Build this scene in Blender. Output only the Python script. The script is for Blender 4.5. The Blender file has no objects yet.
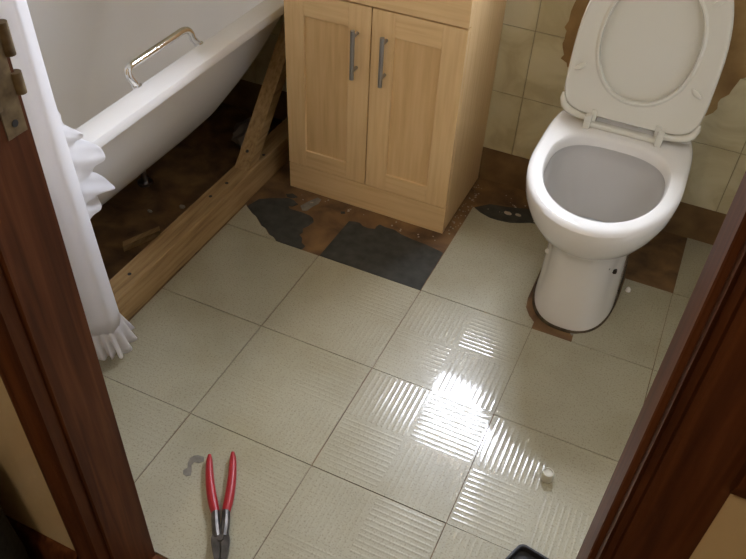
import bpy, bmesh, math, random
from mathutils import Matrix, Vector
random.seed(7)
S = bpy.context.scene
COL = S.collection
# ------------------------------------------------------------------ camera
cam_d = bpy.data.cameras.new('camera'); cam = bpy.data.objects.new('camera', cam_d); COL.objects.link(cam)
RX = Vector((0.90603268, 0.42111647, 0.04202032))
RY = Vector((0.31231872, -0.59832648, -0.73787698))
RZ = Vector((-0.28559028, 0.68166439, -0.6736259))
CP = Vector((1.07556, -1.74749, 1.40520))
cam.matrix_world = Matrix(((RX.x, -RY.x, -RZ.x, CP.x), (RX.y, -RY.y, -RZ.y, CP.y), (RX.z, -RY.z, -RZ.z, CP.z), (0, 0, 0, 1)))
cam_d.sensor_width = 36.0; cam_d.lens = 778.24 / 746 * 36; cam_d.clip_start = 0.02
S.camera = cam
# ------------------------------------------------------------------ light
w = bpy.data.worlds.new('overcast'); S.world = w; w.use_nodes = True
bg = w.node_tree.nodes['Background']; bg.inputs[0].default_value = (0.93, 1.0, 1.17, 1); bg.inputs[1].default_value = 42.0
WX0, WX1, WZ0, WZ1 = 0.44, 0.86, 0.93, 1.52          # window opening in the far wall
pd = bpy.data.lights.new('window_portal', 'AREA'); pd.shape = 'RECTANGLE'; pd.size = WX1 - WX0; pd.size_y = WZ1 - WZ0
pd.cycles.is_portal = True
po = bpy.data.objects.new('window_portal', pd); COL.objects.link(po)
po.location = ((WX0 + WX1) / 2, 0.40, (WZ0 + WZ1) / 2); po.rotation_euler = (math.radians(-90), 0, 0)
S.view_settings.view_transform = 'Standard'; S.view_settings.look = 'None'; S.view_settings.gamma = 1.0
S.view_settings.use_curve_mapping = False; S.view_settings.exposure = 0.58

# ------------------------------------------------------------------ helpers
OFF = {}
def smooth(me, ang=35):
    bm = bmesh.new(); bm.from_mesh(me)
    for f in bm.faces: f.smooth = True
    for e in bm.edges:
        if len(e.link_faces) == 2: e.smooth = e.calc_face_angle(0) < math.radians(ang)
    bm.to_mesh(me); bm.free()
def mk(name, bm, mat, parent=None, sm=True, kind=None, origin=None):
    """link a bmesh given in world coordinates as one object, child of parent"""
    off = Vector(OFF.get(parent.name, (0, 0, 0))) if parent else Vector((0, 0, 0))
    loc = Vector(origin) if (origin and not parent) else Vector((0, 0, 0))
    bmesh.ops.recalc_face_normals(bm, faces=bm.faces)
    bmesh.ops.translate(bm, verts=bm.verts, vec=-(off + loc))
    me = bpy.data.meshes.new(name); bm.to_mesh(me); bm.free()
    if sm: smooth(me)
    me.materials.append(mat)
    o = bpy.data.objects.new(name, me); COL.objects.link(o); o.location = loc
    if parent: o.parent = parent
    OFF[o.name] = tuple(off + loc)
    if kind: o['kind'] = kind
    return o
def tag(o, label, cat, group=None):
    o['label'] = label; o['category'] = cat
    if group: o['group'] = group
    return o
def thing(name, loc, label=None, cat=None, group=None):
    o = bpy.data.objects.new(name, None); COL.objects.link(o); o.location = loc; o.empty_display_size = .05
    OFF[o.name] = tuple(loc)
    if label: tag(o, label, cat, group)
    return o
def struct(name, bm, mat, sm=True):
    o = mk(name, bm, mat, sm=sm); o['kind'] = 'structure'; return o
def B(): return bmesh.new()
def box(bm, x0, x1, y0, y1, z0, z1, bev=0, seg=2):
    r = bmesh.ops.create_cube(bm, size=1)
    vs = r['verts']
    for v in vs:
        v.co = Vector(((x0 + x1) / 2 + v.co.x * (x1 - x0), (y0 + y1) / 2 + v.co.y * (y1 - y0), (z0 + z1) / 2 + v.co.z * (z1 - z0)))
    if bev:
        es = list({e for v in vs for e in v.link_edges})
        bmesh.ops.bevel(bm, geom=es, offset=bev, segments=seg, profile=.5, affect='EDGES')
    return bm
def prism(bm, pts, z0, z1, ax='z'):
    """extrude polygon; ax z: pts (x,y); y: pts (x,z); x: pts (y,z)"""
    def P(p, h): return {'z': (p[0], p[1], h), 'y': (p[0], h, p[1]), 'x': (h, p[0], p[1])}[ax]
    a = [bm.verts.new(P(p, z0)) for p in pts]; b = [bm.verts.new(P(p, z1)) for p in pts]
    n = len(pts)
    bm.faces.new(a[::-1]); bm.faces.new(b)
    for i in range(n): bm.faces.new((a[i], a[(i + 1) % n], b[(i + 1) % n], b[i]))
    return bm
def loft(bm, loops, cap0=True, cap1=True, closed=False):
    L = [[bm.verts.new(p) for p in lp] for lp in loops]; n = len(L[0])
    rng = range(len(L)) if closed else range(len(L) - 1)
    for k in rng:
        A, C2 = L[k], L[(k + 1) % len(L)]
        for i in range(n): bm.faces.new((A[i], A[(i + 1) % n], C2[(i + 1) % n], C2[i]))
    if not closed:
        if cap0: bm.faces.new(L[0][::-1])
        if cap1: bm.faces.new(L[-1])
    return bm
def grid(bm, rows):
    V = [[bm.verts.new(p) for p in r] for r in rows]
    for a, b in zip(V, V[1:]):
        for i in range(len(a) - 1): bm.faces.new((a[i], a[i + 1], b[i + 1], b[i]))
    return bm
def tube(bm, pts, r, n=12, cap=True):
    pts = [Vector(p) for p in pts]; rs = r if isinstance(r, (list, tuple)) else [r] * len(pts)
    loops = []; up = None
    for i, p in enumerate(pts):
        t = (pts[min(i + 1, len(pts) - 1)] - pts[max(i - 1, 0)]).normalized()
        if up is None:
            up = Vector((0, 0, 1)) if abs(t.z) < .9 else Vector((1, 0, 0))
        u = (up - t * up.dot(t)).normalized(); up = u; v = t.cross(u)
        loops.append([p + (u * math.cos(2 * math.pi * k / n) + v * math.sin(2 * math.pi * k / n)) * rs[i] for k in range(n)])
    return loft(bm, loops, cap, cap)
def cyl(bm, a, b, r, n=20, r2=None): return tube(bm, [a, b], [r, r if r2 is None else r2], n)
def arc(p0, p1, p2, n=6):
    p0, p1, p2 = map(Vector, (p0, p1, p2))
    return [(1 - t) ** 2 * p0 + 2 * t * (1 - t) * p1 + t * t * p2 for t in [i / n for i in range(n + 1)]]

# ------------------------------------------------------------------ materials
def mat(name, col, rough=.5, metal=0, spec=.5):
    m = bpy.data.materials.new(name); m.use_nodes = True
    p = m.node_tree.nodes['Principled BSDF']
    p.inputs['Base Color'].default_value = (*col, 1); p.inputs['Roughness'].default_value = rough
    p.inputs['Metallic'].default_value = metal; p.inputs['Specular IOR Level'].default_value = spec
    return m
def N(m, typ, **kw):
    n = m.node_tree.nodes.new(typ)
    for k, v in kw.items():
        if k.startswith('i_'): n.inputs[k[2:].replace('_', ' ')].default_value = v
        else: setattr(n, k, v)
    return n
def L(m, a, ao, b, bi): m.node_tree.links.new(a.outputs[ao], b.inputs[bi])
def noise_mat(name, stops, scale=8, detail=5, rough=.5, stretch=(1, 1, 1), bump=0, bscale=None, metal=0, dist=0, spec=.5, loc=(0, 0, 0)):
    m = mat(name, stops[0][1], rough, metal, spec); p = m.node_tree.nodes['Principled BSDF']
    tc = N(m, 'ShaderNodeTexCoord'); mp = N(m, 'ShaderNodeMapping'); mp.inputs['Scale'].default_value = stretch
    mp.inputs['Location'].default_value = loc
    L(m, tc, 'Object', mp, 'Vector')
    nz = N(m, 'ShaderNodeTexNoise'); nz.inputs['Scale'].default_value = scale; nz.inputs['Detail'].default_value = detail
    nz.inputs['Distortion'].default_value = dist
    L(m, mp, 'Vector', nz, 'Vector')
    cr = N(m, 'ShaderNodeValToRGB'); el = cr.color_ramp.elements
    el[0].position, el[0].color = stops[0][0], (*stops[0][1], 1); el[1].position, el[1].color = stops[-1][0], (*stops[-1][1], 1)
    for s in stops[1:-1]:
        e = el.new(s[0]); e.color = (*s[1], 1)
    L(m, nz, 'Fac', cr, 'Fac'); L(m, cr, 'Color', p, 'Base Color')
    if bump:
        b = N(m, 'ShaderNodeBump'); b.inputs['Strength'].default_value = 1; b.inputs['Distance'].default_value = bump
        src = nz
        if bscale:
            src = N(m, 'ShaderNodeTexNoise'); src.inputs['Scale'].default_value = bscale; L(m, mp, 'Vector', src, 'Vector')
        L(m, src, 'Fac', b, 'Height'); L(m, b, 'Normal', p, 'Normal')
    return m
T = 0.305
def tile_mat():
    """cream speckled vinyl, each quarter embossed with parallel ridges, direction alternating"""
    m = mat('cream_vinyl', (.5, .47, .37), .38); nt = m.node_tree; p = nt.nodes['Principled BSDF']
    p.inputs['Coat Weight'].default_value = .8; p.inputs['Coat Roughness'].default_value = .06; p.inputs['Coat IOR'].default_value = 1.5
    tc = N(m, 'ShaderNodeTexCoord'); sx = N(m, 'ShaderNodeSeparateXYZ'); L(m, tc, 'Object', sx, 0)
    def M(op, a, b=None, c=None):
        n = N(m, 'ShaderNodeMath', operation=op)
        for i, v in enumerate((a, b, c)):
            if v is None: continue
            if isinstance(v, (int, float)): n.inputs[i].default_value = v
            else: nt.links.new(v, n.inputs[i])
        return n.outputs[0]
    x, y = sx.outputs[0], sx.outputs[1]
    q = T / 2
    qx, qy = M('FLOOR', M('DIVIDE', x, q)), M('FLOOR', M('DIVIDE', y, q))
    odd = M('FLOORED_MODULO', M('ADD', qx, qy), 2.0)
    fx, fy = M('SUBTRACT', M('DIVIDE', x, q), qx), M('SUBTRACT', M('DIVIDE', y, q), qy)
    s = M('ADD', M('MULTIPLY', fx, odd), M('MULTIPLY', fy, M('SUBTRACT', 1.0, odd)))
    sn = M('SINE', M('MULTIPLY', s, 2 * math.pi * 12))
    rd = M('POWER', M('MULTIPLY_ADD', sn, .5, .5), 3.0)
    # ridges stop short of the quarter's border
    def edge(f): return M('GREATER_THAN', M('SUBTRACT', .465, M('ABSOLUTE', M('SUBTRACT', f, .5))), 0.0)
    h = M('MULTIPLY', rd, M('MULTIPLY', edge(fx), edge(fy)))
    b = N(m, 'ShaderNodeBump'); b.inputs['Strength'].default_value = 1; b.inputs['Distance'].default_value = .00023
    nt.links.new(h, b.inputs['Height'])
    b2 = N(m, 'ShaderNodeBump'); b2.inputs['Strength'].default_value = 1; b2.inputs['Distance'].default_value = .00004
    gp = N(m, 'ShaderNodeNewGeometry')
    nz = N(m, 'ShaderNodeTexNoise'); nz.inputs['Scale'].default_value = 45; nz.inputs['Detail'].default_value = 3
    L(m, gp, 'Position', nz, 'Vector'); L(m, nz, 'Fac', b2, 'Height'); L(m, b, 'Normal', b2, 'Normal'); L(m, b2, 'Normal', p, 'Normal'); L(m, b2, 'Normal', p, 'Coat Normal')
    # speckle
    vz = N(m, 'ShaderNodeTexNoise'); vz.inputs['Scale'].default_value = 260; vz.inputs['Detail'].default_value = 2
    L(m, gp, 'Position', vz, 'Vector')
    cr = N(m, 'ShaderNodeValToRGB'); e = cr.color_ramp.elements
    e[0].position = .30; e[0].color = (.28, .258, .175, 1); e[1].position = .46; e[1].color = (.42, .395, .285, 1)
    L(m, vz, 'Fac', cr, 'Fac')
    # broad grime
    gz = N(m, 'ShaderNodeTexNoise'); gz.inputs['Scale'].default_value = 5; gz.inputs['Detail'].default_value = 6
    L(m, gp, 'Position', gz, 'Vector')
    g2 = N(m, 'ShaderNodeValToRGB'); e = g2.color_ramp.elements
    e[0].position = .32; e[0].color = (.86, .84, .78, 1); e[1].position = .6; e[1].color = (1, 1, 1, 1)
    L(m, gz, 'Fac', g2, 'Fac')
    mx = N(m, 'ShaderNodeMix', data_type='RGBA', blend_type='MULTIPLY'); mx.inputs[0].default_value = 1
    nt.links.new(cr.outputs[0], mx.inputs[6]); nt.links.new(g2.outputs[0], mx.inputs[7]); nt.links.new(mx.outputs[2], p.inputs['Base Color'])
    return m
def subfloor_mat():
    m = noise_mat('stained_board', [(.25, (.05, .026, .011)), (.5, (.16, .085, .032)), (.72, (.26, .145, .052))], 14, 8, .7, bump=.0012, dist=.4)
    return m
M_TILE = tile_mat()
M_SUB = subfloor_mat()
M_BITUMEN = noise_mat('bitumen', [(.3, (.026, .027, .022)), (.7, (.06, .06, .05))], 30, 6, .75, bump=.0008)
M_PLASTER = noise_mat('bare_plaster', [(.3, (.20, .115, .04)), (.5, (.33, .20, .075)), (.7, (.42, .28, .12))], 9, 7, .85, bump=.001)
M_PLASTER_D = noise_mat('stained_plaster', [(.3, (.12, .065, .024)), (.5, (.19, .11, .045)), (.7, (.26, .16, .065))], 11, 7, .85, bump=.001)
M_WTILE = noise_mat('marbled_tile', [(.35, (.50, .43, .26)), (.5, (.62, .56, .37)), (.62, (.66, .60, .42))], 6, 8, .3, dist=1.5)
M_PAINT = mat('cream_paint', (.55, .42, .24), .8)
M_WHITE = mat('white_paint', (.82, .81, .78), .7)
M_CEIL = mat('ceiling_paint', (.75, .73, .68), .9)
M_CARPET = noise_mat('hall_carpet', [(.3, (.03, .025, .02)), (.7, (.07, .055, .04))], 200, 2, .95)
M_BEECH = noise_mat('beech_grain', [(.25, (.72, .48, .23)), (.5, (.81, .57, .295)), (.75, (.86, .62, .34))], 6, 6, .5, stretch=(14, 14, .8), dist=.3)
M_BEECHH = noise_mat('beech_grain_level', [(.25, (.72, .48, .23)), (.5, (.81, .57, .295)), (.75, (.86, .62, .34))], 6, 6, .5, stretch=(.8, 14, 14), dist=.3)
M_BEECHP = noise_mat('beech_panel', [(.25, (.66, .43, .20)), (.5, (.75, .51, .25)), (.75, (.81, .57, .305))], 6, 6, .5, stretch=(14, 14, .8), dist=.3)
M_PINE = noise_mat('rough_pine', [(.25, (.20, .115, .04)), (.5, (.34, .21, .085)), (.75, (.44, .29, .13))], 7, 6, .75, stretch=(16, 1, 12), bump=.0006)
M_MAHOG = noise_mat('mahogany', [(.25, (.045, .013, .005)), (.5, (.095, .030, .010)), (.75, (.15, .052, .018))], 5, 6, .5, stretch=(14, 14, .7), dist=.5, spec=.12)
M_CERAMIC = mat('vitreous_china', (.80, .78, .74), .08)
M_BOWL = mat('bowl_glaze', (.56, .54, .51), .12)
M_SEAT = mat('seat_plastic', (.72, .70, .61), .22)
M_ACRYL = mat('bath_acrylic', (.91, .885, .855), .16)
M_CHROME = mat('chrome', (.82, .82, .83), .08, 1)
M_STEEL = mat('brushed_steel', (.42, .42, .44), .35, 1)
M_DSTEEL = noise_mat('tool_steel', [(.3, (.05, .045, .04)), (.7, (.13, .115, .10))], 60, 4, .4, metal=.7)
M_RED = mat('red_grip', (.36, .013, .018), .4)
M_CLOTH = mat('curtain_cloth', (.96, .955, .965), .85)
M_BRASS = noise_mat('aged_brass', [(.3, (.10, .065, .03)), (.7, (.24, .17, .085))], 60, 4, .5, metal=.5)
M_BLACK = mat('black_plastic', (.012, .012, .014), .4)
M_DARK = mat('dark_screw', (.02, .017, .014), .6)
M_CRUMB = mat('plaster_crumb', (.40, .35, .27), .9)
M_SEAL = noise_mat('dirty_sealant', [(.3, (.025, .018, .01)), (.7, (.12, .085, .04))], 40, 4, .7)
M_CAP = mat('cream_plastic', (.62, .60, .50), .4)
M_SMEAR = noise_mat('grey_glue', [(.3, (.15, .14, .11)), (.7, (.25, .23, .19))], 60, 4, .7)
M_BAG = noise_mat('dark_canvas', [(.3, (.010, .011, .007)), (.7, (.028, .028, .018))], 90, 3, .9, bump=.001)
M_GLASS = bpy.data.materials.new('pane_glass'); M_GLASS.use_nodes = True
nt = M_GLASS.node_tree; nt.nodes.clear()
_o = nt.nodes.new('ShaderNodeOutputMaterial'); _t = nt.nodes.new('ShaderNodeBsdfTransparent'); _g = nt.nodes.new('ShaderNodeBsdfGlossy'); _g.inputs['Roughness'].default_value = .02
_m = nt.nodes.new('ShaderNodeMixShader'); _m.inputs[0].default_value = .06
nt.links.new(_t.outputs[0], _m.inputs[1]); nt.links.new(_g.outputs[0], _m.inputs[2]); nt.links.new(_m.outputs[0], _o.inputs[0])
# cloth lets some light through
_p = M_CLOTH.node_tree.nodes['Principled BSDF']; _tr = M_CLOTH.node_tree.nodes.new('ShaderNodeBsdfTranslucent'); _tr.inputs[0].default_value = (.97, .965, .98, 1)
_mm = M_CLOTH.node_tree.nodes.new('ShaderNodeMixShader'); _mm.inputs[0].default_value = .68
M_CLOTH.node_tree.links.new(_p.outputs[0], _mm.inputs[1]); M_CLOTH.node_tree.links.new(_tr.outputs[0], _mm.inputs[2])
M_CLOTH.node_tree.links.new(_mm.outputs[0], M_CLOTH.node_tree.nodes['Material Output'].inputs[0])

# ------------------------------------------------------------------ room shell
ZS = -.003                                  # bare board under the vinyl
YW, XL, XR, YD0, YD1 = .268, -.72, 1.45, -1.225, -1.325    # far wall, left wall, right wall, door wall faces
floor = struct('floor', box(B(), XL - .1, XR + .1, YD0 - .01, YW + .1, -.06, ZS), M_SUB)
hall_floor = struct('floor_hall', box(B(), XL - .1, 1.9, -3.1, YD0 - .0101, -.06, -.006), M_CARPET)
ceil = struct('ceiling', box(B(), XL - .1, 1.95, -3.1, YW + .1, 2.32, 2.40), M_CEIL)
wb = B()
box(wb, XL - .1, WX0, YW, YW + .12, ZS, 2.32); box(wb, WX1, XR + .1, YW, YW + .12, ZS, 2.32)
box(wb, WX0, WX1, YW, YW + .12, ZS, WZ0); box(wb, WX0, WX1, YW, YW + .12, WZ1, 2.32)
wall_back = struct('wall_back', wb, M_PLASTER_D, sm=False)
wall_left = struct('wall_left', box(B(), XL - .1, XL, YD0, YW, ZS, 2.32), M_WHITE)
wall_right = struct('wall_right', box(B(), XR, XR + .1, YD0, YW, ZS, 2.32), M_WHITE)
JL, JR = .442, 1.132
wf = B()
box(wf, XL - .1, JL - .03, YD1, YD0, ZS, 2.32); box(wf, JR + .03, 1.9, YD1, YD0, ZS, 2.32); box(wf, JL - .03, JR + .03, YD1, YD0, 2.06, 2.32)
wall_front = struct('wall_front', wf, M_PAINT, sm=False)
struct('wall_hall_left', box(B(), XL - .1, XL, -3.1, YD1, ZS, 2.32), M_PAINT)
struct('wall_hall_right', box(B(), 1.85, 1.95, -3.1, YD1, ZS, 2.32), M_PAINT)
struct('wall_hall_back', box(B(), XL - .1, 1.95, -3.2, -3.1, ZS, 2.32), M_PAINT)
# hall skirting, dado rail
sk = B(); prism(sk, [(YD1, -.006), (YD1 - .016, -.006), (YD1 - .016, .095), (YD1 - .011, .11), (YD1 - .007, .118), (YD1, .122)], XL, .374, 'x')
struct('baseboard_hall', sk, M_MAHOG)
dd = B(); prism(dd, [(YD1, .905), (YD1 - .012, .91), (YD1 - .02, .93), (YD1 - .02, .955), (YD1 - .012, .972), (YD1, .978)], 1.2, 1.85, 'x')
struct('trim_1', dd, M_MAHOG)
# window in the far wall
wn = thing('window_1', (0, YW + .06, WZ0)); wn['kind'] = 'structure'
fb = B(); f = .045
box(fb, WX0, WX0 + f, YW + .05, YW + .11, WZ0, WZ1, .004); box(fb, WX1 - f, WX1, YW + .05, YW + .11, WZ0, WZ1, .004)
box(fb, WX0 + f, WX1 - f, YW + .05, YW + .11, WZ0, WZ0 + f, .004); box(fb, WX0 + f, WX1 - f, YW + .05, YW + .11, WZ1 - f, WZ1, .004)
mk('window_frame', fb, M_WHITE, wn)
mk('pane', box(B(), WX0 + f, WX1 - f, YW + .078, YW + .082, WZ0 + f, WZ1 - f), M_GLASS, wn)
mk('window_sill', box(B(), WX0 - .02, WX1 + .02, YW - .03, YW + .05, WZ0 - .02, WZ0, .004), M_WHITE, wn)

def ragged(pts, amp):
    rr = random.Random(3); out_ = []
    for k, p in enumerate(pts):
        q = pts[(k + 1) % len(pts)]; n = max(1, int(math.hypot(q[0] - p[0], q[1] - p[1]) / .012))
        for i in range(n):
            t = i / n; out_.append((p[0] + (q[0] - p[0]) * t + rr.uniform(-amp, amp), p[1] + (q[1] - p[1]) * t + rr.uniform(-amp, amp) * .6))
    return out_
# far wall: marbled tiles, each its own piece
def wall_tile(x0, x1, z0, z1):
    mk('tile', box(B(), x0 + .001, x1 - .001, YW - .006, YW, z0 + .001, z1 - .001, .0012, 1), M_WTILE, wall_back, sm=False)
xs = [.365 - .15 * 7 + .15 * i for i in range(20)]
zs = [.113, .306, .506, .706, .906, 1.106, 1.306, 1.506, 1.706, 1.906, 2.106, 2.316]
for zi in range(len(zs) - 1):
    for x0 in xs:
        x1 = x0 + .15; x0 = max(x0, XL); x1 = min(x1, XR); z0, z1 = zs[zi], zs[zi + 1]
        if x1 - x0 < .01: continue
        if x1 > WX0 and x0 < WX1 and z1 > WZ0 and z0 < WZ1:
            if z0 < WZ0 - .03: wall_tile(x0, x1, z0, WZ0 - .02)
            elif z1 > WZ1 + .02: wall_tile(x0, x1, WZ1, z1)
            else:
                if x0 < WX0 - .02: wall_tile(x0, WX0, z0, z1)
                if x1 > WX1 + .02: wall_tile(WX1, x1, z0, z1)
            continue
        wall_tile(x0, x1, z0, z1)
mk('grout_bed', box(B(), XL, XR, YW - .0035, YW, .113, WZ0 - .02), mat('grout', (.34, .29, .18), .9), wall_back)
pp = B(); prism(pp, ragged([(.762, .70), (.752, .62), (.742, .54), (.745, .49), (.752, .452), (.768, .432), (.79, .424), (.84, .41), (.95, .40), (1.05, .398), (1.12, .392), (1.146, .386),
                     (1.162, .40), (1.166, .43), (1.178, .46), (1.192, .49), (1.21, .52), (1.216, .57), (1.224, .63), (1.22, .70)], .006), YW - .009, YW - .0055, 'y')
mk('plaster_patch', pp, M_PLASTER, wall_back, sm=False)

# ------------------------------------------------------------------ floor pieces
def tile(i, j, poly=None, x1=None, y1=None):
    """vinyl tile in column i, row j (row 0 lies between y=0 and y=-T)"""
    global full_me
    ox, oy = i * T, -(j + 1) * T; g = .0009
    if poly is None and x1 is None and y1 is None and full_me is not None: me = full_me
    else:
        if poly is None: pts = [(g, g), ((x1 - ox if x1 else T) - g, g), ((x1 - ox if x1 else T) - g, (y1 - oy if y1 else T) - g), (g, (y1 - oy if y1 else T) - g)]
        else: pts = [(a - ox, b - oy) for a, b in poly]
        bm = B(); prism(bm, pts, ZS, 0)
        bmesh.ops.recalc_face_normals(bm, faces=bm.faces)
        me = bpy.data.meshes.new('tile'); bm.to_mesh(me); bm.free(); me.materials.append(M_TILE)
        if poly is None and x1 is None and y1 is None: full_me = me
    o = bpy.data.objects.new('tile', me); COL.objects.link(o); o.parent = floor
    o.location = (ox + random.uniform(-.0005, .0005), oy + random.uniform(-.0005, .0005), random.uniform(0, .0002))
    o.rotation_euler = (random.uniform(-.0012, .0012), random.uniform(-.0012, .0012), random.uniform(-.0014, .0014))
    return o
full_me = None
for i in range(4):
    for j in (1, 2, 3):
        if i == 0: tile(0, j, [(.007, -(j + 1) * T + .001), (T - .001, -(j + 1) * T + .001), (T - .001, -j * T - .001), (.007, -j * T - .001)])
        else: tile(i, j)
for j in (-1, 0, 1, 2, 3): tile(4, j, x1=XR - .004, y1=(YW - .002 if j == -1 else None))
tile(0, 0, [(.007, -.304), (.168, -.304), (.153, -.294), (.138, -.291), (.113, -.270), (.098, -.266), (.062, -.236), (.044, -.228), (.012, -.206), (.007, -.2)])
tile(2, 0, [(.611, -.304), (.914, -.304), (.914, -.281), (.896, -.264), (.880, -.238), (.874, -.2), (.873, -.001), (.611, -.001)])
tile(2, -1, [(.611, .001), (.873, .001), (.873, .13), (.84, .128), (.786, .114), (.76, .098), (.734, .086), (.70, .081), (.673, .081), (.64, .092), (.611, .110)])
tile(3, 0, [(1.018, -.304), (1.219, -.304), (1.219, -.001), (1.0915, -.001), (1.0915, -.06), (1.090, -.12), (1.083, -.17), (1.070, -.208), (1.058, -.232), (1.040, -.253), (1.03, -.266), (1.016, -.276)])
def patch(pts, m=M_BITUMEN, t=.0016, name='bitumen_patch'):
    mk(name, prism(B(), pts, ZS, ZS + t), m, floor, sm=False)
patch([(.0135, -.205), (.026, -.159), (.06, -.135), (.08, -.125), (.102, -.112), (.118, -.114), (.14, -.126), (.13, -.142), (.118, -.146), (.13, -.158), (.17, -.156), (.196, -.158),
       (.212, -.165), (.221, -.178), (.217, -.199), (.208, -.219), (.216, -.235), (.212, -.25), (.228, -.26), (.236, -.278), (.252, -.287), (.25, -.304), (.17, -.304), (.155, -.292), (.14, -.289), (.115, -.268), (.10, -.264), (.063, -.234), (.045, -.226)], t=.0024)
patch([(.307, -.304), (.309, -.2), (.311, -.128), (.328, -.122), (.343, -.121), (.356, -.13), (.374, -.132), (.393, -.126), (.392, -.112), (.397, -.1), (.415, -.104), (.446, -.103), (.47, -.113),
       (.51, -.119), (.55, -.122), (.596, -.130), (.607, -.134), (.6085, -.304)], t=.0024)
patch([(.616, .111), (.632, .128), (.651, .147), (.70, .158), (.765, .180), (.82, .178), (.86, .15), (.85, .131), (.786, .1155), (.76, .0995), (.734, .0875), (.70, .0825), (.673, .0825), (.641, .0935)], t=.0022)
patch([(.083, -.098), (.10, -.086), (.122, -.094), (.112, -.106), (.094, -.108)])
patch([(.150, -.128), (.162, -.096), (.176, -.068), (.19, -.072), (.192, -.094), (.183, -.116), (.178, -.140), (.166, -.146)], M_SMEAR)
patch([(.268, -.098), (.279, -.092), (.284, -.099), (.274, -.106)])
patch([(1.0, -.262), (1.02, -.258), (1.034, -.252), (1.036, -.264), (1.022, -.273), (1.012, -.281), (1.006, -.272)], M_SMEAR, .002, 'sealant_lump')
# white crumbs along the vanity and by the pan: nobody could count them
cb = B()
for k in range(90):
    if k < 45: x, y = random.uniform(.579, .606), random.uniform(-.06, .24)
    elif k < 65: x, y = random.uniform(.1, .6), random.uniform(-.10, -.062)
    else: x, y = random.uniform(.64, .84), random.uniform(.12, .22)
    s = random.uniform(.001, .0028) * (1.3 if random.random() < .1 else 1)
    r = bmesh.ops.create_icosphere(cb, subdivisions=1, radius=s)
    for v in r['verts']: v.co = Vector((x + v.co.x * random.uniform(.8, 1.6), y + v.co.y * random.uniform(.8, 1.5), ZS + s * .4 + v.co.z * .6))
mk('crumbs', cb, M_CRUMB, floor, sm=False, kind='stuff')
# two pale lumps by the pan and a grey smear on the vinyl
for x, y, s in ((.715, .125, .008), (.745, .132, .006), (.80, .125, .004)):
    bm = B(); r = bmesh.ops.create_icosphere(bm, subdivisions=2, radius=s)
    for v in bm.verts: v.co = Vector((x, y, ZS + .002 + s * .5)) + Vector((v.co.x * 1.5, v.co.y * .9, v.co.z * .55)) * random.uniform(.85, 1.1)
    tag(mk('plaster_lump', bm, M_CRUMB, origin=(x, y, ZS)), {.008: 'largest crumb of pale plaster on the black patch left of the toilet', .006: 'mid-sized pale plaster crumb right beside the largest one by the toilet',
         .004: 'smallest pale plaster crumb at the toilet foot on the black patch'}[s], 'rubble', 'plaster crumbs by the toilet')
patch([(.383, -1.0), (.397, -.998), (.403, -1.008), (.396, -1.016), (.386, -1.018), (.385, -1.027), (.392, -1.036), (.398, -1.048), (.391, -1.054), (.382, -1.053), (.377, -1.045), (.381, -1.036),
       (.375, -1.026), (.372, -1.014), (.376, -1.005)], M_SMEAR, .0037, 'glue_smear')

# ------------------------------------------------------------------ door opening
door = thing('door_1', (JL, YD0, 0)); door['kind'] = 'structure'
mk('jamb', box(B(), JL - .03, JL, YD1 + .012, YD0, 0, 2.03, .0015, 1), M_MAHOG, door)
mk('jamb', box(B(), JR, JR + .03, YD1 + .012, YD0, 0, 2.03, .0015, 1), M_MAHOG, door)
mk('head', box(B(), JL - .03, JR + .03, YD1 + .012, YD0, 2.03, 2.06), M_MAHOG, door)
prof = [(0, 0), (0, .010), (.004, .0135), (.010, .0135), (.013, .010), (.018, .010), (.023, .0145), (.034, .0175), (.050, .0190), (.060, .0175), (.066, .013), (.067, 0)]
mk('architrave', prism(B(), [(JL - .006 - a, YD1 + .012 - .012 * (a < .002) - p if p else YD1 + .011) for a, p in prof], 0, 2.1), M_MAHOG, door)
mk('architrave', prism(B(), [(JR + .006 + a, YD1 + .012 - .012 * (a < .002) - p if p else YD1 + .011) for a, p in prof], 0, 2.1), M_MAHOG, door)
mk('threshold', prism(B(), [(YD1 + .0, ZS), (YD1 + .0, .004), (YD1 + .02, .011), (YD0 - .02, .011), (YD0 - .001, .004), (YD0 - .001, ZS)], JL, JR, 'x'), M_MAHOG, door)
# empty hinge on the left jamb
hg = mk('hinge', box(B(), JL - .0005, JL + .0012, YD0 - .034, YD0 - .006, .940, 1.06, .0005, 1), M_BRASS, door)
for z0, z1 in ((.982, 1.006), (1.025, 1.06)):
    mk('knuckle', cyl(B(), (JL + .001, YD0 - .001, z0), (JL + .001, YD0 - .001, z1), .0062, 14), M_BRASS, hg)
mk('knuckle', box(B(), JL, JL + .003, YD0 - .044, YD0 - .03, .975, .992, .001), M_BRASS, hg)
for z in (.955, 1.03):
    mk('screw', cyl(B(), (JL + .001, YD0 - .02, z), (JL + .002, YD0 - .02, z), .0042, 10), M_DARK, hg)

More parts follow.
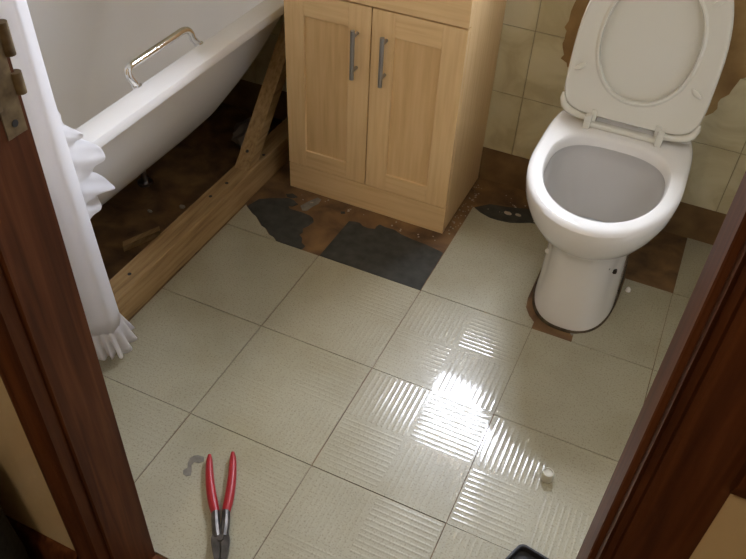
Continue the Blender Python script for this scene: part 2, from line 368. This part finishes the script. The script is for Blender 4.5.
# ------------------------------------------------------------------ bath
def rrect(x0, x1, y0, y1, r, z, n=7):
    pts = []
    for cx, cy, a0 in ((x1 - r, y1 - r, 0), (x0 + r, y1 - r, 90), (x0 + r, y0 + r, 180), (x1 - r, y0 + r, 270)):
        for k in range(n + 1):
            a = math.radians(a0 + 90 * k / n); pts.append(Vector((cx + r * math.cos(a), cy + r * math.sin(a), z)))
    return pts
BY0 = -1.215
bath = thing('bathtub', (-.35, -.45, ZS), 'white acrylic bathtub with its side panel missing, along the left wall', 'bathtub')
lo = [rrect(-.705, .000, BY0 + .01, .250, .03, .482), rrect(-.712, .005, BY0, .254, .03, .485), rrect(-.714, .007, BY0, .256, .03, .500), rrect(-.712, .004, BY0, .254, .03, .508), rrect(-.707, -.002, BY0 + .004, .250, .03, .5115),
      rrect(-.66, -.050, BY0 + .05, .205, .06, .5115), rrect(-.655, -.056, BY0 + .055, .200, .06, .510), rrect(-.65, -.061, BY0 + .06, .195, .06, .503), rrect(-.645, -.067, BY0 + .066, .188, .07, .485),
      rrect(-.63, -.092, BY0 + .09, .14, .10, .40), rrect(-.612, -.125, BY0 + .12, .08, .14, .31), rrect(-.59, -.165, BY0 + .16, .02, .17, .235), rrect(-.56, -.21, BY0 + .20, -.05, .17, .185), rrect(-.52, -.27, BY0 + .26, -.12, .12, .158), rrect(-.46, -.33, BY0 + .32, -.20, .06, .150)]
mk('tub', loft(B(), lo, False, True), M_ACRYL, bath)
sh = [rrect(-.70, -.004, BY0 + .012, .246, .03, .484), rrect(-.675, -.034, BY0 + .035, .215, .06, .477), rrect(-.66, -.050, BY0 + .05, .19, .07, .43), rrect(-.64, -.078, BY0 + .08, .14, .10, .35), rrect(-.62, -.110, BY0 + .1, .09, .13, .28),
      rrect(-.60, -.150, BY0 + .14, .03, .15, .21), rrect(-.575, -.195, BY0 + .17, -.03, .15, .160), rrect(-.55, -.245, BY0 + .2, -.09, .12, .128), rrect(-.50, -.30, BY0 + .27, -.16, .08, .112)]
mk('outer_shell', loft(B(), sh, False, True), M_ACRYL, bath)
for x, y in ((-.32, -.25), (-.47, -.25), (-.32, -.85), (-.47, -.85)):
    bm = B(); cyl(bm, (x, y, .112), (x, y, .006), .009, 12); cyl(bm, (x, y, .006), (x, y, ZS), .022, 16); mk('foot', bm, M_STEEL, bath)
for y in (-.25, -.85):
    mk('cross_bar', box(B(), -.51, -.29, y - .02, y + .02, .088, .112, .003), M_STEEL, bath)
# chrome grab handle on the rim
hb = B()
f1, f2 = Vector((-.058, -.500, .5105)), Vector((-.060, -.252, .5095)); t1, t2 = Vector((-.071, -.514, .556)), Vector((-.071, -.285, .558))
path = [f1] + arc(f1.lerp(t1, .25), t1 + Vector((0, -.010, .004)), t1.lerp(t2, .16), 8) + arc(t1.lerp(t2, .86), t2 + Vector((0, .022, .006)), f2.lerp(t2, .42), 8) + [f2]
tube(hb, path, .0088, 14)
hd = mk('grab_handle', hb, M_CHROME, bath); hd['label'] = 'chrome grab handle on the bath rim'
for fpt in (f1, f2): mk('rosette', cyl(B(), fpt - Vector((0, 0, .001)), fpt + Vector((0, 0, .004)), .0125, 18), M_CHROME, hd)

# timber frame for the missing panel
bt = thing('floor_batten', (-.03, -.4, ZS), 'long pine batten lying on the floor along the open bath side', 'timber')
mk('batten', box(B(), -.060, .001, -1.15, .255, ZS, .086, .002, 1), M_PINE, bt)
for x, y in ((-.030, -.675), (-.03, -.235), (-.035, -.31), (-.012, -.06)):
    mk('screw', cyl(B(), (x, y, .0855), (x, y, .0868), .005, 10), M_DARK, bt)
bd = Vector((0, .203, .213)).normalized(); bn = Vector((0, -bd.z, bd.y))
bm = B(); a = Vector((-.030, -.128, .088)); hw, ht, ln = .023, .020, .43
lp = []
for s in (0, ln):
    c = a + bd * s
    lp.append([c + Vector((sx * hw, 0, 0)) + bn * sy * ht for sx, sy in ((-1, -1), (1, -1), (1, 1), (-1, 1))])
# cut the foot flat on the batten
for p in lp[0]: p -= bd * ((p.z - .0862) / bd.z)
loft(bm, lp)
br = thing('brace', a, 'slanting pine brace leaning from the batten up beside the wooden cabinet', 'timber')
mk('post', bm, M_PINE, br)
c = a + bd * .035 + bn * ht
mk('screw', cyl(B(), c - bn * .001, c + bn * .0012, .005, 10), M_DARK, br)
# rubbish in the void under the bath
oc = B(); prism(oc, [(-.188, -.520), (-.174, -.537), (-.128, -.432), (-.142, -.418)], ZS, .016)
tag(mk('timber_offcut', oc, M_PINE, origin=(-.158, -.477, ZS)), 'short grey-brown wood offcut on the dirty floor behind the batten', 'offcut')
bm = B(); bmesh.ops.create_icosphere(bm, subdivisions=3, radius=1)
for v in bm.verts:
    d = v.co.normalized(); k = 1 + .22 * math.sin(7 * d.x + 3 * d.z) * math.cos(6 * d.y) + .1 * math.sin(15 * d.z + 9 * d.x)
    v.co = Vector((-.16 + d.x * .05 * k, .10 + d.y * .075 * k, ZS + .036 + d.z * .038 * min(k, 1.02)))
tag(mk('crumpled_sheet', bm, mat('grubby_plastic', (.22, .18, .14), .5), origin=(-.16, .10, ZS)), 'crumpled pale plastic sheet in the dark under the bath end', 'rubbish')
for k, (x, y, s, lab) in enumerate(((-.15, -.30, .008, 'small pale chip on the dark floor under the bath, middle of the void'), (-.10, -.05, .010, 'stone chip on the dark floor close to the slanting brace'),
                              (-.22, -.36, .007, 'tiny rubble chip furthest under the bath'))):
    bm = B(); bmesh.ops.create_icosphere(bm, subdivisions=1, radius=s)
    for v in bm.verts: v.co = Vector((x + v.co.x * 1.4, y + v.co.y * random.uniform(.7, 1.2), ZS + s * .6 + v.co.z * .6))
    tag(mk('rubble_chip', bm, M_CRUMB, sm=False, origin=(x, y, ZS)), lab, 'rubble', 'rubble under the bath')

# ------------------------------------------------------------------ vanity cabinet
VX0, VX1, VF, VT = .073, .574, -.055, .80
van = thing('vanity_cabinet', ((VX0 + VX1) / 2, .1, ZS), 'light wood bathroom vanity cabinet with two panelled doors against the tiled wall', 'cabinet')
DZ0, DZ1, DT = .088, .613, .018
bm = B(); box(bm, VX0, VX1, VF + DT + .001, YW - .007, .0, VT, .001, 1); mk('carcass', bm, M_BEECH, van)
mk('plinth', box(B(), VX0, VX1, VF + .002, VF + DT + .001, ZS, DZ0 - .003, .001, 1), M_BEECHH, van)
mk('top_fascia', box(B(), VX0, VX1, VF, VF + DT + .001, DZ1 + .004, VT, .001, 1), M_BEECHH, van)
mk('worktop', box(B(), VX0 - .008, VX1 + .008, VF - .01, YW - .007, VT, VT + .025, .003), M_BEECHH, van)
XM = (VX0 + VX1) / 2
for x0, x1, hx, px0, px1 in ((VX0 + .0005, XM - .0015, .2855, .131, .2605), (XM + .0015, VX1 - .0005, .3665, .387, .5115)):
    bm = B()
    box(bm, x0, px0, VF, VF + DT, DZ0, DZ1, .0012, 1); box(bm, px1, x1, VF, VF + DT, DZ0, DZ1, .0012, 1)
    d = mk('door', bm, M_BEECH, van)
    bm = B(); box(bm, px0, px1, VF + .0002, VF + DT, .551, DZ1, .0008, 1); mk('rail', bm, M_BEECHH, d)
    bm = B(); box(bm, px0, px1, VF + .0002, VF + DT, DZ0, .142, .0008, 1); mk('rail', bm, M_BEECHH, d)
    mk('panel', box(B(), px0, px1, VF + .007, VF + DT - .002, .142, .551), M_BEECHP, d)
    # bar handle on two stand-offs
    hz0, hz1, hy = .425, .558, VF - .028
    h = mk('handle', cyl(B(), (hx, hy, hz0), (hx, hy, hz1), .0058, 14), M_STEEL, d)
    for z in (.446, .540): mk('standoff', cyl(B(), (hx, hy, z), (hx, VF, z), .0045, 10), M_STEEL, h)

# ------------------------------------------------------------------ toilet
TX = .972
def ring(z, yf, yb, hw, cx=TX, yw=None, n=64, pf=2.0, pb=2.6):
    """closed egg outline: yw is where it is widest, pf / pb shape front and back"""
    yw = (yf + yb) / 2 if yw is None else yw; out = []
    for k in range(n):
        a = 2 * math.pi * k / n; c, s = math.cos(a), math.sin(a)
        p = pb if s > 0 else pf
        x = math.copysign(abs(c) ** (2 / p), c) * hw; y = math.copysign(abs(s) ** (2 / p), s) * ((yb - yw) if s > 0 else (yw - yf))
        out.append(Vector((cx + x, yw + y, z)))
    return out
wc = thing('toilet', (TX, -.05, ZS), 'white ceramic toilet with seat and lid raised, standing on the cut floor tiles', 'toilet')
PB = .175
def foot(z, yf, hw, cx, pf, k):
    # side recess: the front column is narrower than the wings behind it
    q = ring(z, yf, PB, hw, cx, -.10, pf=pf, pb=4, n=64)
    for p in q:
        t = min(1, max(0, (p.y + .195) / .05)); t = t * t * (3 - 2 * t)
        p.x = cx + (p.x - cx) * (1 - k * (1 - t))
    return q
out = [foot(ZS, -.272, .103, .982, 2.5, .0), foot(.012, -.272, .103, .982, 2.5, .02), foot(.04, -.268, .101, .982, 2.5, .06),
       foot(.10, -.264, .099, .981, 2.6, .11), foot(.17, -.263, .097, .980, 2.6, .11), foot(.215, -.267, .098, .978, 2.4, .05),
       ring(.240, -.278, PB, .103, TX, -.11, pf=2.2, pb=4), ring(.262, -.305, PB, .128, TX, -.12, pf=2.1, pb=3.6), ring(.290, -.340, PB, .150, TX, -.12, pf=2.05, pb=3.6),
       ring(.322, -.366, PB, .164, TX, -.12, pf=2.05, pb=3.8), ring(.352, -.382, PB, .174, TX, -.12, pf=2.05, pb=4), ring(.378, -.391, PB, .177, TX, -.12, pf=2.05, pb=4),
       ring(.392, -.391, PB, .177, TX, -.12, pf=2.05, pb=4), ring(.3985, -.386, PB - .004, .173, TX, -.12, pf=2.05, pb=4), ring(.402, -.376, PB - .012, .165, TX, -.12, pf=2.05, pb=4)]
top = [ring(.402, -.352, .010, .148, TX, -.135, pf=2.1, pb=2.7), ring(.400, -.345, .004, .142, TX, -.135, pf=2.1, pb=2.7), ring(.394, -.340, -.001, .138, TX, -.135, pf=2.1, pb=2.7),
       ring(.375, -.337, -.004, .136, TX, -.135, pf=2.1, pb=2.7)]
inn = [ring(.375, -.337, -.004, .136, TX, -.135, pf=2.1, pb=2.7), ring(.362, -.340, .000, .139, TX, -.135, pf=2.1, pb=2.7), ring(.34, -.335, -.002, .137, TX, -.135, pf=2.1, pb=2.6), ring(.30, -.315, -.012, .126, TX, -.135, pf=2.1, pb=2.4),
       ring(.25, -.27, -.03, .10, TX, -.125), ring(.21, -.21, -.05, .07, TX, -.12), ring(.185, -.17, -.06, .05, TX, -.11)]
mk('pan', loft(B(), out + top, True, False), M_CERAMIC, wc)
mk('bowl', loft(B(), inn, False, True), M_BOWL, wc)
mk('water', loft(B(), [ring(.198, -.19, -.056, .058, TX, -.115), ring(.2, -.19, -.056, .058, TX, -.115)]), mat('water', (.5, .52, .52), .03), wc)
mk('sealant_bead', loft(B(), [ring(ZS, -.277, PB, .107, .982, -.10, pf=2.5, pb=4), ring(.002, -.276, PB, .106, .982, -.10, pf=2.5, pb=4), ring(.004, -.271, PB, .102, .982, -.10, pf=2.5, pb=4)], True, False), M_SEAL, wc)
# fixing holes, screw and pipe lug on the foot
mk('side_screw', cyl(B(), (1.0600, -.165, .152), (1.0612, -.196, .166), .0058, 14), M_DARK, wc)
mk('side_screw', cyl(B(), (1.0445, -.190, .175), (1.0462, -.222, .191), .0038, 14), M_DARK, wc)
mk('cover_cap', cyl(B(), (.892, -.150, .140), (.890, -.172, .147), .0065, 14), M_CERAMIC, wc)
# seat and lid, raised and leaning back
K = .17; U = Vector((0, K, 1)).normalized(); NV = Vector((0, -1, K)).normalized(); H0 = Vector((TX, .058, .42))
def seat_pt(u, s, d): return H0 + Vector((u, 0, 0)) + U * s + NV * d
def outline(hw0, s0, s1, n=64, sw=.20, pf=2.25, pb=3.6):
    o = []
    for k in range(n):
        a = 2 * math.pi * k / n; c, s = math.cos(a), math.sin(a); p = pf if s > 0 else pb
        u = math.copysign(abs(c) ** (2 / p), c) * hw0; v = sw + math.copysign(abs(s) ** (2 / p), s) * ((s1 - sw) if s > 0 else (sw - s0)); o.append((u, v))
    return o
O = lambda g: outline(.169 - g, .004 + g, .43 - g, sw=.16, pb=5.5)
I = lambda g: outline(.110 + g, .062 - g, .345 + g, sw=.205, pf=2.1, pb=2.15)
def sl(o, d): return [seat_pt(u, s, d) for u, s in o]
# seat ring: profile loops round the ring
seat = mk('seat_ring', loft(B(), [sl(O(.004), .004), sl(O(0), .008), sl(O(0), .016), sl(O(.003), .0205), sl(O(.007), .0215), sl(O(.012), .020), sl(I(.010), .0195), sl(I(.0055), .0235), sl(I(.0015), .0235), sl(I(0), .019), sl(I(0), .007), sl(I(.004), .004)], closed=True), M_SEAT, wc)
for u, s, an in ((-.140, .117, .6), (.134, .116, -.6), (-.115, .32, -.7), (.115, .32, .7)):
    bm = B(); lp = []
    for d, k in ((.019, 1), (.0245, 1), (.0262, .7)):
        q = []
        for t in range(16):
            a = 2 * math.pi * t / 16; x, y = math.cos(a) * .016 * k, math.sin(a) * .0065 * k
            x, y = (x * math.cos(an) - y * math.sin(an), x * math.sin(an) + y * math.cos(an)); q.append(seat_pt(u + x, s + y, d))
        lp.append(q)
    mk('buffer', loft(bm, lp), M_SEAT, seat)
mk('lid', loft(B(), [sl(O(.012), .0025), sl(O(.003), .003), sl(O(-.001), -.001), sl(O(-.001), -.008), sl(O(.004), -.014), sl(O(.02), -.019), sl(O(.06), -.022)]), M_SEAT, wc)
# hinge: two posts, a bar between them, curved shoulders of the seat
hz = B(); box(hz, TX - .086, TX + .086, .026, .046, .402, .416, .004); mk('hinge_bar', hz, M_SEAT, wc)
for s in (-1, 1):
    bm = B(); x = TX + s * .088
    box(bm, x - .0085, x + .0085, .016, .060, .401, .434, .003); mk('hinge_post', bm, M_SEAT, wc)
    bm = B(); x = TX + s * .078
    box(bm, x - .007, x + .007, .036, .060, .410, .445, .003); mk('hinge_lug', bm, M_SEAT, wc)
    pts = [seat_pt(s * u, v, .013) for u, v in ((.092, -.004), (.112, -.003), (.132, .001), (.146, .006), (.157, .015), (.163, .030), (.1655, .044))]
    mk('hinge_shoulder', tube(B(), pts, [.0095, .0085, .0092, .0095, .0092, .0080, .003], 12), M_SEAT, wc)
# white bolt cap dropped beside the foot
bc = B(); cyl(bc, (1.108, -.048, 0.0004), (1.108, -.048, .008), .0075, 16, .006); cyl(bc, (1.108, -.048, .008), (1.108, -.048, .012), .006, 16, .003)
tag(mk('bolt_cap', bc, M_CERAMIC, origin=(1.108, -.048, 0)), 'small white bolt cap on the vinyl beside the toilet foot', 'cap')

# ------------------------------------------------------------------ shower curtain
cu = thing('shower_curtain', (.05, -.95, .05), 'white frilled shower curtain bunched beside the bath by the left door jamb', 'curtain')
def cpos(t, z, amp=1.0):
    fl = max(0, 1 - z / 1.0)
    y = -.845 - .34 * t + .058 * fl * fl * (1 - t) ** 2 - .01 * fl
    y += .006 * amp * math.sin(t * 40 + z * 1.3)
    x = .058 + .021 * amp * math.sin(t * 21 - .75 + .35 * math.sin(z * 3.0)) * (1 - .2 * z / 2) - .004 * fl
    return Vector((x, y, z))
nz_, nt_ = 40, 90
rows = [[cpos(i / nt_, 1.93 - (1.93 - .10) * k / nz_) for i in range(nt_ + 1)] for k in range(nz_ + 1)]
main = mk('panel', grid(B(), rows), M_CLOTH, cu)
sol = main.modifiers.new('cloth', 'SOLIDIFY'); sol.thickness = .0012
rows = []
for k in range(9):
    a = k / 8; z = .105 - .085 * a; r = []
    for i in range(241):
        t = i / 240; p = cpos(t, z); q = cpos(min(1, t + .002), z) - cpos(max(0, t - .002), z); nrm = Vector((q.y, -q.x, 0)).normalized()
        p += nrm * (-.010 * a * math.sin(t * 150 + .7 * math.sin(t * 40)) - .004 * a); p.y += .014 * a * (1 - t) ** 4; p.z += .006 * a * math.sin(t * 90)
        r.append(p)
    rows.append(r)
hem = mk('bottom_frill', grid(B(), rows), M_CLOTH, cu)
s2 = hem.modifiers.new('cloth', 'SOLIDIFY'); s2.thickness = .001
# frill along the free edge, flaring out where it meets the rim
rows = []
for k in range(321):
    z = .12 + (1.2 - .12) * k / 320; e = cpos(0, z); r = []
    fl = 1 / (1 + math.exp(-(z - .405) / .014)) / (1 + math.exp((z - .60) / .024)) * (1.1 - 1.2 * abs(z - .50))
    for i in range(17):
        a = i / 16; ph = z * 100 + .9 * math.sin(z * 31) - a * .9
        sc = math.sqrt(abs(math.sin(ph / 2 + .8)))
        r.append(e + Vector((-.002 - .006 * a + math.sin(ph) * (.003 + .014 * fl) * a ** .7 + .004 * fl * a * math.sin(ph * 2.3 + 5 * a), (.082 * fl - .004) * a * (.80 + .24 * sc), -.024 * fl * a + .007 * math.sin(ph * .5) * a * fl)))
    rows.append(r)
sf = mk('side_frill', grid(B(), rows), M_CLOTH, cu)
s3 = sf.modifiers.new('cloth', 'SOLIDIFY'); s3.thickness = .001
rl = B(); cyl(rl, (.052, YD0, 1.945), (.052, YW - .006, 1.945), .011, 16)
tag(mk('curtain_rail', rl, M_CHROME, origin=(.052, -.5, 1.945)), 'chrome shower rail running above the bath edge', 'rail')

# ------------------------------------------------------------------ pliers
pl = thing('pliers', (.52, -1.09, 0), 'steel pliers with red plastic handles lying open on the vinyl', 'pliers')
tipA, tipB, piv = Vector((.410, -.995, .012)), Vector((.450, -.968, .012)), Vector((.537, -1.148, .012))
ax = (piv - (tipA + tipB) / 2); ax.z = 0; ax.normalize(); sd = Vector((-ax.y, ax.x, 0))     # sd points towards tipB side
if sd.dot(tipB - tipA) < 0: sd = -sd
base = piv - ax * .060
for tip, sg in ((tipA, -1), (tipB, 1)):
    r0 = base + sd * sg * .0105
    mid = tip.lerp(r0, .55) + sd * sg * .006
    pts = arc(tip, mid + sd * sg * .003, r0, 12)
    rad = [.0030, .0052, .0062, .0066, .0070, .0073, .0076, .0078, .0080, .0081, .0080, .0077, .0072]
    g = mk('handle', tube(B(), pts, [q * 1.22 for q in rad], 12), M_RED, pl)
    q = arc(r0 - ax * .004, r0 + ax * .026, piv + sd * sg * .006 - ax * .004, 6)
    mk('shank', tube(B(), q, [.0082, .0082, .0084, .0086, .0088, .009, .009], 10), M_DSTEEL, pl)
    def jp(a, b, z): 
        p = piv + ax * a + sd * sg * b; return Vector((p.x, p.y, z))
    prof = [(-.018, 0.0004), (-.018, .013), (.0, .018), (.012, .017), (.028, .0145), (.050, .010), (.068, .006), (.072, .0008), (.02, .0008)]
    bm = B(); a_ = [bm.verts.new(jp(a, b, .003)) for a, b in prof]; b_ = [bm.verts.new(jp(a, b, .018)) for a, b in prof]
    bm.faces.new(a_); bm.faces.new(b_)
    for i in range(len(prof)): bm.faces.new((a_[i], a_[(i + 1) % len(prof)], b_[(i + 1) % len(prof)], b_[i]))
    bmesh.ops.recalc_face_normals(bm, faces=bm.faces)
    bmesh.ops.bevel(bm, geom=[e for e in bm.edges], offset=.0012, segments=2, affect='EDGES')
    mk('jaw', bm, M_DSTEEL, pl)
mk('rivet', cyl(B(), piv + Vector((0, 0, .005)), piv + Vector((0, 0, .008)), .007, 16), M_DSTEEL, pl)

# ------------------------------------------------------------------ small things
cp = thing('plastic_cap', (1.069, -.722, 0), 'small pale plastic cap standing on the ribbed vinyl near the right jamb', 'cap')
bm = B(); lp = []
for r, z in ((.0120, .0004), (.0130, .003), (.0125, .022), (.0115, .024), (.0095, .0242), (.0088, .0215), (.001, .021)):
    lp.append([Vector((1.069 + r * math.cos(2 * math.pi * k / 24), -.722 + r * math.sin(2 * math.pi * k / 24), z)) for k in range(24)])
mk('cap_body', loft(bm, lp), M_CAP, cp)
# black tray at the lower edge of the picture
tr = thing('tool_tray', (1.10, -.95, 0), 'black plastic tray corner on the floor at the bottom edge', 'tray')
def trr(g, z, n=6):
    c0 = Vector((1.064, -.898, 0)); e1 = Vector((-.36, -.93, 0)).normalized(); e2 = Vector((.985, -.17, 0)).normalized()
    w1, w2 = .15, .085; r = .012 - g * .3; q = []
    for cu_, cv_, a0 in ((w1 - g - r, w2 - g - r, 0), (g + r, w2 - g - r, 90), (g + r, g + r, 180), (w1 - g - r, g + r, 270)):
        for k in range(n + 1):
            a = math.radians(a0 + 90 * k / n); p = c0 + e1 * (cu_ + r * math.cos(a)) + e2 * (cv_ + r * math.sin(a)); q.append(Vector((p.x, p.y, z)))
    return q
mk('tray_body', loft(B(), [trr(.004, .0004), trr(.001, .004), trr(0, .018), trr(.0012, .0205), trr(.005, .0205), trr(.007, .018), trr(.008, .008), trr(.02, .0075)]), M_BLACK, tr)
# dark bag standing against the hall wall by the door
bg_ = B(); lp = []
for z, a, b in ((-.006, .095, .05), (.03, .115, .06), (.12, .120, .062), (.28, .118, .058), (.42, .105, .045), (.54, .085, .026), (.60, .062, .010)):
    lp.append([Vector((.195 + a * math.copysign(abs(math.cos(t)) ** .7, math.cos(t)) * (1 + .05 * math.sin(5 * t + z * 30)), YD1 - .085 + b * math.copysign(abs(math.sin(t)) ** .7, math.sin(t)) * (1 + .08 * math.sin(4 * t + z * 22)), z)) for t in [2 * math.pi * k / 40 for k in range(40)]])
bgo = thing('canvas_bag', (.185, YD1 - .085, -.006), 'dark canvas bag standing in the hall against the cream wall', 'bag')
mk('bag_body', loft(bg_, lp), M_BAG, bgo)
mk('strap', tube(B(), arc((.13, YD1 - .085, .585), (.185, YD1 - .085, .72), (.24, YD1 - .085, .585), 14), .007, 8), M_BAG, bgo)

# ------------------------------------------------------------------ hall ceiling lamp
lm = thing('ceiling_lamp', (.6, -2.3, 2.2), 'round hall ceiling lamp behind the doorway', 'lamp')
bm = B(); lp = []
for r, z in ((.11, 2.32), (.12, 2.31), (.12, 2.29), (.105, 2.285)):
    lp.append([Vector((.6 + r * math.cos(2 * math.pi * k / 32), -2.3 + r * math.sin(2 * math.pi * k / 32), z)) for k in range(32)])
mk('base_plate', loft(bm, lp), M_WHITE, lm)
ld = bpy.data.lights.new('hall_bulb', 'AREA'); ld.shape = 'DISK'; ld.size = .2; ld.energy = 6.3; ld.color = (1, .80, .55)
lo_ = bpy.data.objects.new('hall_bulb', ld); COL.objects.link(lo_); lo_.location = (.6, -2.3, 2.28)
